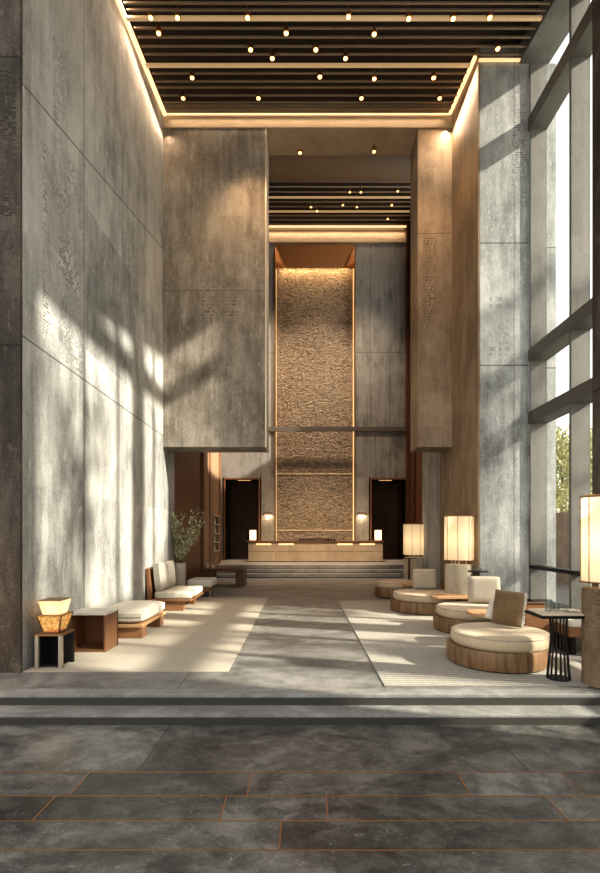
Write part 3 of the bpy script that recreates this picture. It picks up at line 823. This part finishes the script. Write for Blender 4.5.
# fringed pillow
b=nb(); pillow(b,.37,.46,.2,None,.12,14)
t=obj('cushion',b,M['fab_brown'],None,True,loc=(x1+.22,y1+.16,.41+.245)); t.rotation_euler=(-.16,.08,-.62)
tag(t,'tobacco brown fringed pillow upright on the nearest round ottoman','cushion')
b=nb()
for k in range(44):
    z=-.21+.42*k/43; tube(b,[(.175,0,z),(.205+random.uniform(0,.012),random.gauss(0,.012),z+random.gauss(0,.01))],[.010,.006],5)
obj('fringe',b,M['fab_white'],t)
b=nb(); pillow(b,.3,.30,.14,None,.2,12)
t=obj('cushion',b,M['fab_white'],None,True,loc=(x1+.20,y1+.40,.425+.155)); t.rotation_euler=(-.15,.3,-.3)
tag(t,'small ivory pillow half hidden behind the fringed brown pillow','cushion')
# low timber tables between ottomans
def slab_table(Xc,y,w,dp,h,rz,label):
    t=thing('slab_table',label,'side table',(Xc,y,RZ),rz)
    pts=[(-w*.5,-dp*.30),(-w*.42,-dp*.5),(w*.5,-dp*.5),(w*.5,dp*.5),(-w*.40,dp*.5),(-w*.5,dp*.2)]
    obj('top',prism(nb(),pts,h-.045,h,.006),M['wood_pale'],t)
    obj('leg',box(nb(),w*.12,w*.46,-dp*.36,dp*.36,0,h-.045,.004),M['wood_dark'],t)
slab_table(X(487,66)-.0,D(68),.72,.46,.46,.0,'oiled oak slab table between the first and second round ottomans')
slab_table(X(452,52.5)+.10,D(51),.86,.42,.40,.0,'oiled oak slab table between the second and third round ottomans')
slab_table(X(411,41.2),D(41.2),.42,.36,.40,.0,'small oak slab table between the two farthest round ottomans')
# dark timber blocks behind seats
def block_seat(Xc,y,w,dp,h,label):
    t=thing('timber_backrest',label,'backrest',(Xc,y,RZ))
    obj('panel',box(nb(),-w/2,w/2,-dp/2,dp/2,0,h,.006),M['wood_mid'],t)
    obj('cap',box(nb(),-w/2-.01,w/2+.01,-dp/2-.01,dp/2+.01,h,h+.02,.003),M['wood_dark'],t)
block_seat(x1+.86,y1+.72,.34,.08,.62,'walnut backrest panel behind the nearest round ottoman')
block_seat(x3+.70,y3+.55,.28,.10,.56,'walnut backrest panel behind the third round ottoman')
# floor lamps
def floor_lamp(Xc,y,r,h,z1,label,mat):
    t=thing('floor_lamp',label,'floor lamp',(Xc,y,RZ))
    b=nb(); lathe(b,[(r*.99,0),(r,.02),(r,h-.03),(r*.93,h),(r*.3,h)],40); obj('stone_base',b,mat,t,True)
    b=nb(); lathe(b,[(.03,h),(.03,z1+.02)],16); 
    for k in range(4):
        a=PI/4+k*PI/2; rr=r*.55
        obj('post',tube(nb(),[(rr*math.cos(a),rr*math.sin(a),h-.01),(rr*math.cos(a),rr*math.sin(a),z1)],.010,6),M['white_metal'],t)
    obj('neck',b,M['white_metal'],t)
    R=r*1.02; z2=z1+.90
    b=nb(); lathe(b,[(R,z1),(R,z2)],48,cap=False); 
    sh=obj('shade',b,M['shade'],t,True)
    b=nb()
    for k in range(8):
        a=PI/8+k*PI/4; tube(b,[(R*1.03*math.cos(a),R*1.03*math.sin(a),z1-.02),(R*1.03*math.cos(a),R*1.03*math.sin(a),z2+.03)],.005,5)
    for zz in (z1,z2): 
        tube(b,[(R*1.02*math.cos(q*PI/20),R*1.02*math.sin(q*PI/20),zz) for q in range(41)],.008,5)
    tube(b,[(-R,0,z2+.02),(R,0,z2+.02)],.006,5); tube(b,[(0,-R,z2+.02),(0,R,z2+.02)],.006,5)
    obj('frame',b,M['bronze'],t)
    L=bpy.data.lights.new('lamp_bulb','POINT'); L.energy=4.5; L.color=(1,.72,.44); L.shadow_soft_size=.09
    lo=bpy.data.objects.new('lamp_bulb',L); COL.objects.link(lo); lo.parent=t; lo.location=(0,0,z1+.42)
LA=D(94); floor_lamp(X(602,94),LA,.19,1.02,1.09,'large floor lamp on pitted brown stone column beside the black table',M['stone_brown'])
floor_lamp(X(459,48.5),D(48.5),.285,.98,1.07,'floor lamp on pale stone column against the brown wall',M['stone_lamp'])
floor_lamp(X(414,34.0),D(34.0),.30,.93,1.0,'floor lamp on stone column nearest the rear steps',M['stone_lamp'])
# black rod-base table
def rod_table(Xc,y,h,hw,hd,label,rt=.11,rb=.115,group=None):
    t=thing('rod_table',label,'side table',(Xc,y,RZ+.002))
    obj('top',prism(nb(),[(-hw,-hd),(hw,-hd),(hw,hd),(-hw*.9,hd)],h-.018,h,.004),plain('pale beige table top',(.60,.50,.39),.5),t)
    obj('top_edge',box(nb(),-hw-.006,hw+.006,-hd-.006,hd+.006,h-.05,h-.018,.003),M['black'],t)
    for k in range(14):
        a=2*PI*k/14; f=.72
        obj('rod',tube(nb(),[(rt*.8*math.cos(a),rt*f*math.sin(a),h-.05),(rt*.72*math.cos(a),rt*f*.9*math.sin(a),h*.6),(rb*math.cos(a),rb*math.sin(a),.0)],.008,6),M['black'],t)
    b=nb(); lathe(b,[(rb*1.06,0),(rb*1.06,.012)],32); obj('foot_ring',b,M['black'],t)
rod_table(X(557,90),D(90.5),.74,.275,.2,'black rod-base table with pale top holding glassware')
def simple_table(Xc,y,h,r,label):
    t=thing('pedestal_table',label,'side table',(Xc,y,RZ))
    b=nb(); lathe(b,[(r,h-.02),(r,h-.004),(r*.97,h)],32); obj('top',b,M['black'],t,True)
    b=nb(); lathe(b,[(.03,.01),(.03,h-.02)],16); obj('stem',b,M['wood_dark'],t)
    b=nb(); lathe(b,[(r*.7,0),(r*.7,.012),(.03,.02)],32); obj('foot',b,M['black'],t)
simple_table(X(478,51.5),D(51.5),.89,.19,'slim black pedestal table in front of the grey stone pillar')
simple_table(2.99,13.4,.95,.20,'dark pedestal table beside the rearmost floor lamp')
def tumbler(p,r,h,label,grp=None):
    b=nb(); lathe(b,[(r*.85,0),(r,h),(r*.94,h),(r*.8,.012)],20,cap=True)
    tag(obj('tumbler',b,M['tumbler'],None,True,loc=p),label,'glass',grp)
tb=(X(557,90),D(90.5),RZ+.744)
tumbler((tb[0]-.10,tb[1]+.02,tb[2]),.042,.13,'taller clear tumbler on the black rod-base table')
tumbler((tb[0]-.0,tb[1]+.05,tb[2]),.046,.085,'low clear tumbler second on the black rod-base table')
b=nb(); lathe(b,[(.05,0),(.09,.012),(.085,.016),(.05,.006)],24); tag(obj('dish',b,M['tumbler'],None,True,loc=(tb[0]+.1,tb[1]-.03,tb[2])),'shallow clear dish on the black rod-base table','dish')
tumbler((X(478,51.5)-.05,D(51.5),RZ+.892),.03,.09,'clear tumbler on the slim black pedestal table, tall one')
tumbler((X(478,51.5)+.06,D(51.5)+.03,RZ+.892),.026,.05,'clear tumbler on the slim black pedestal table, short one')
# window bench
t=thing('window_bench','low timber window bench with white seat pad behind the black rod-base table','bench',(4.03,6.75,0))
obj('seat_cushion',box(nb(),-.45,.45,-.35,.35,.36,.45,.03,3),M['fab_white'],t,True)
obj('frame',box(nb(),-.47,.47,-.37,.37,.24,.36,.006),M['wood_mid'],t)
for sx in (-.4,.4): obj('leg',box(nb(),sx-.03,sx+.03,-.34,.34,0,.24),M['black'],t)

# ------------------------------------------------------------------ reception
t=thing('reception_desk','long travertine reception desk with dark timber top before the niche','desk',(.575,20.8,.45))
W=2.86
obj('body',box(nb(),-W,W,-.38,.38,.03,.80,.006),M['stone_desk'],t)
obj('plinth',box(nb(),-W+.06,W-.06,-.33,.36,0,.03),M['black'],t)
obj('top',box(nb(),-W-.08,W+.08,-.45,.42,.84,.90,.006),M['wood_red'],t)
obj('shadow_gap',box(nb(),-W+.05,W-.05,-.36,.36,.80,.84),M['bronze'],t)
for xx in (-1.68,1.66): obj('post',box(nb(),xx-.03,xx+.03,-.40,-.37,.03,.82),M['cove_wood'],t)
for xx in (-1.25,1.25,-2.2,2.2): obj('light_strip',box(nb(),xx-.32,xx+.32,-.40,-.385,.72,.80),M['led_soft'],t)
obj('joint_strip',box(nb(),-W+.01,W-.01,-.387,-.378,.44,.455),M['bronze'],t)
for xx,lb in ((X(253,23.0),'small glowing lamp on the desk end beside the left doorway'),(X(378,23.0),'small glowing lamp on the desk end beside the right doorway')):
    l=thing('desk_lamp',lb,'lamp',(xx,20.85,1.351))
    obj('shade',box(nb(),-.13,.13,-.13,.13,.03,.46,.01),M['shade_small'],l)
    obj('base',box(nb(),-.10,.10,-.10,.10,0,.03),M['bronze'],l)
t=thing('stone_tray','long black tray of dark rounded stones on the desk centre','tray',(.66,20.62,1.351))
obj('tray',box(nb(),-.82,.82,-.07,.07,0,.03,.005),M['black'],t)
for k in range(13):
    b=nb(); r=random.uniform(.045,.062); lathe(b,[(r*.5,.0),(r,.03),(r*.95,.06),(r*.5,.09),(r*.1,.1)],12)
    obj('stone',b,M['ceramic'],t,True,loc=(-.74+k*.123,random.gauss(0,.01),.03))
for xx,lb in ((X(268,22),'black wall sconce washing the grey pier left of the niche'),(X(361.5,22),'black wall sconce washing the grey pier right of the niche')):
    l=thing('wall_sconce',lb,'wall lamp',(xx,YR,2.55))
    obj('bracket',box(nb(),-.2,.2,-.16,0,.0,.06,.01),M['black'],l)
    obj('light_strip',box(nb(),-.16,.16,-.13,-.04,-.012,0),M['led'],l)

# ------------------------------------------------------------------ light
def area(name,loc,rot,sx,sy,power,col):
    L=bpy.data.lights.new(name,'AREA'); L.shape='RECTANGLE'; L.size=sx; L.size_y=sy; L.energy=power; L.color=col
    o=bpy.data.objects.new(name,L); COL.objects.link(o); o.location=loc; o.rotation_euler=rot; return o
WARM=(1,.72,.47)
# cove washes (real strips run along the same edges)
area('cove_left',(XL+.12,8.0,11.0),(0,math.radians(-12),0),.08,6.5,70,WARM)
area('cove_back',(.1,YB-.14,11.36),(math.radians(14),0,0),6.4,.06,15,WARM)
area('cove_right',(XR-.14,10.5,11.1),(0,math.radians(12),0),.06,1.6,55,WARM)
area('cove_rear',(.6,YR-.25,15.3),(math.radians(14),0,0),8,.1,45,WARM)
area('niche_light',(.59,YR+.2,13.9),(math.radians(18),0,0),3.2,.08,42,(1,.62,.30))
for xx in (X(268,22),X(361.5,22)): area('sconce_light',(xx,YR-.10,2.52),(0,0,0),.3,.08,6,WARM)
for (xx,yy) in ((-1.4,19.3),(2.6,19.3),(.6,19.6)):
    L=bpy.data.lights.new('rear_downlight','SPOT'); L.energy=3200; L.color=(1,.76,.54); L.spot_size=math.radians(60); L.spot_blend=.9; L.shadow_soft_size=.1
    o=bpy.data.objects.new('rear_downlight',L); COL.objects.link(o); o.location=(xx,yy,15.3); o.rotation_euler=(math.radians(8),0,0)
# warm ceiling downlights over the rear of the lounge
for (xx,yy) in ((2.6,9.9),(-1.2,10.2),(1.0,10.2)):
    L=bpy.data.lights.new('ceiling_downlight','SPOT'); L.energy=450; L.color=(1,.62,.32); L.spot_size=math.radians(80); L.spot_blend=.9; L.shadow_soft_size=.1
    o=bpy.data.objects.new('ceiling_downlight',L); COL.objects.link(o); o.location=(xx,yy,11.0); o.rotation_euler=(math.radians(12),0,0)
lant=bpy.data.lights.new('lantern_bulb','POINT'); lant.energy=2.2; lant.color=(1,.6,.28); lant.shadow_soft_size=.06
lo=bpy.data.objects.new('lantern_bulb',lant); COL.objects.link(lo); lo.location=(-3.02,5.87,RZ+.412+.29)

flp=bpy.data.lights.new('column_warm_fill','POINT'); flp.energy=16; flp.color=(1,.62,.32); flp.shadow_soft_size=.1  # unseen point light added to warm the foot of the left column
lo=bpy.data.objects.new('column_warm_fill',flp); COL.objects.link(lo); lo.location=(-3.75,4.75,.75)
E,A=math.radians(31),math.radians(17)
sd=Vector((-math.cos(E)*math.cos(A),math.cos(E)*math.sin(A),-math.sin(E)))
S=bpy.data.lights.new('sun','SUN'); S.energy=14; S.color=(1,.89,.74); S.angle=math.radians(1.6)
so=bpy.data.objects.new('sun',S); COL.objects.link(so); so.rotation_euler=sd.to_track_quat('-Z','Y').to_euler()

wd=bpy.data.worlds.new('world'); sc.world=wd; wd.use_nodes=True
nt=wd.node_tree; bg=nt.nodes['Background']
sky=nt.nodes.new('ShaderNodeTexSky'); sky.sky_type='NISHITA'; sky.sun_disc=False; sky.sun_elevation=E; sky.sun_rotation=math.radians(90+17); sky.dust_density=3; sky.air_density=1.2
mx=nt.nodes.new('ShaderNodeMix'); mx.data_type='RGBA'; mx.inputs[0].default_value=.93
nt.links.new(sky.outputs[0],mx.inputs[6]); mx.inputs[7].default_value=(1.22,1.18,1.08,1)
nt.links.new(mx.outputs[2],bg.inputs[0]); bg.inputs[1].default_value=1.5

sc.view_settings.view_transform='Standard'
sc.view_settings.look='Medium High Contrast'
sc.view_settings.exposure=-0.35
try:
    sc.cycles.use_denoising=True; sc.cycles.max_bounces=8; sc.cycles.sample_clamp_indirect=4; sc.cycles.transparent_max_bounces=16
except Exception: pass
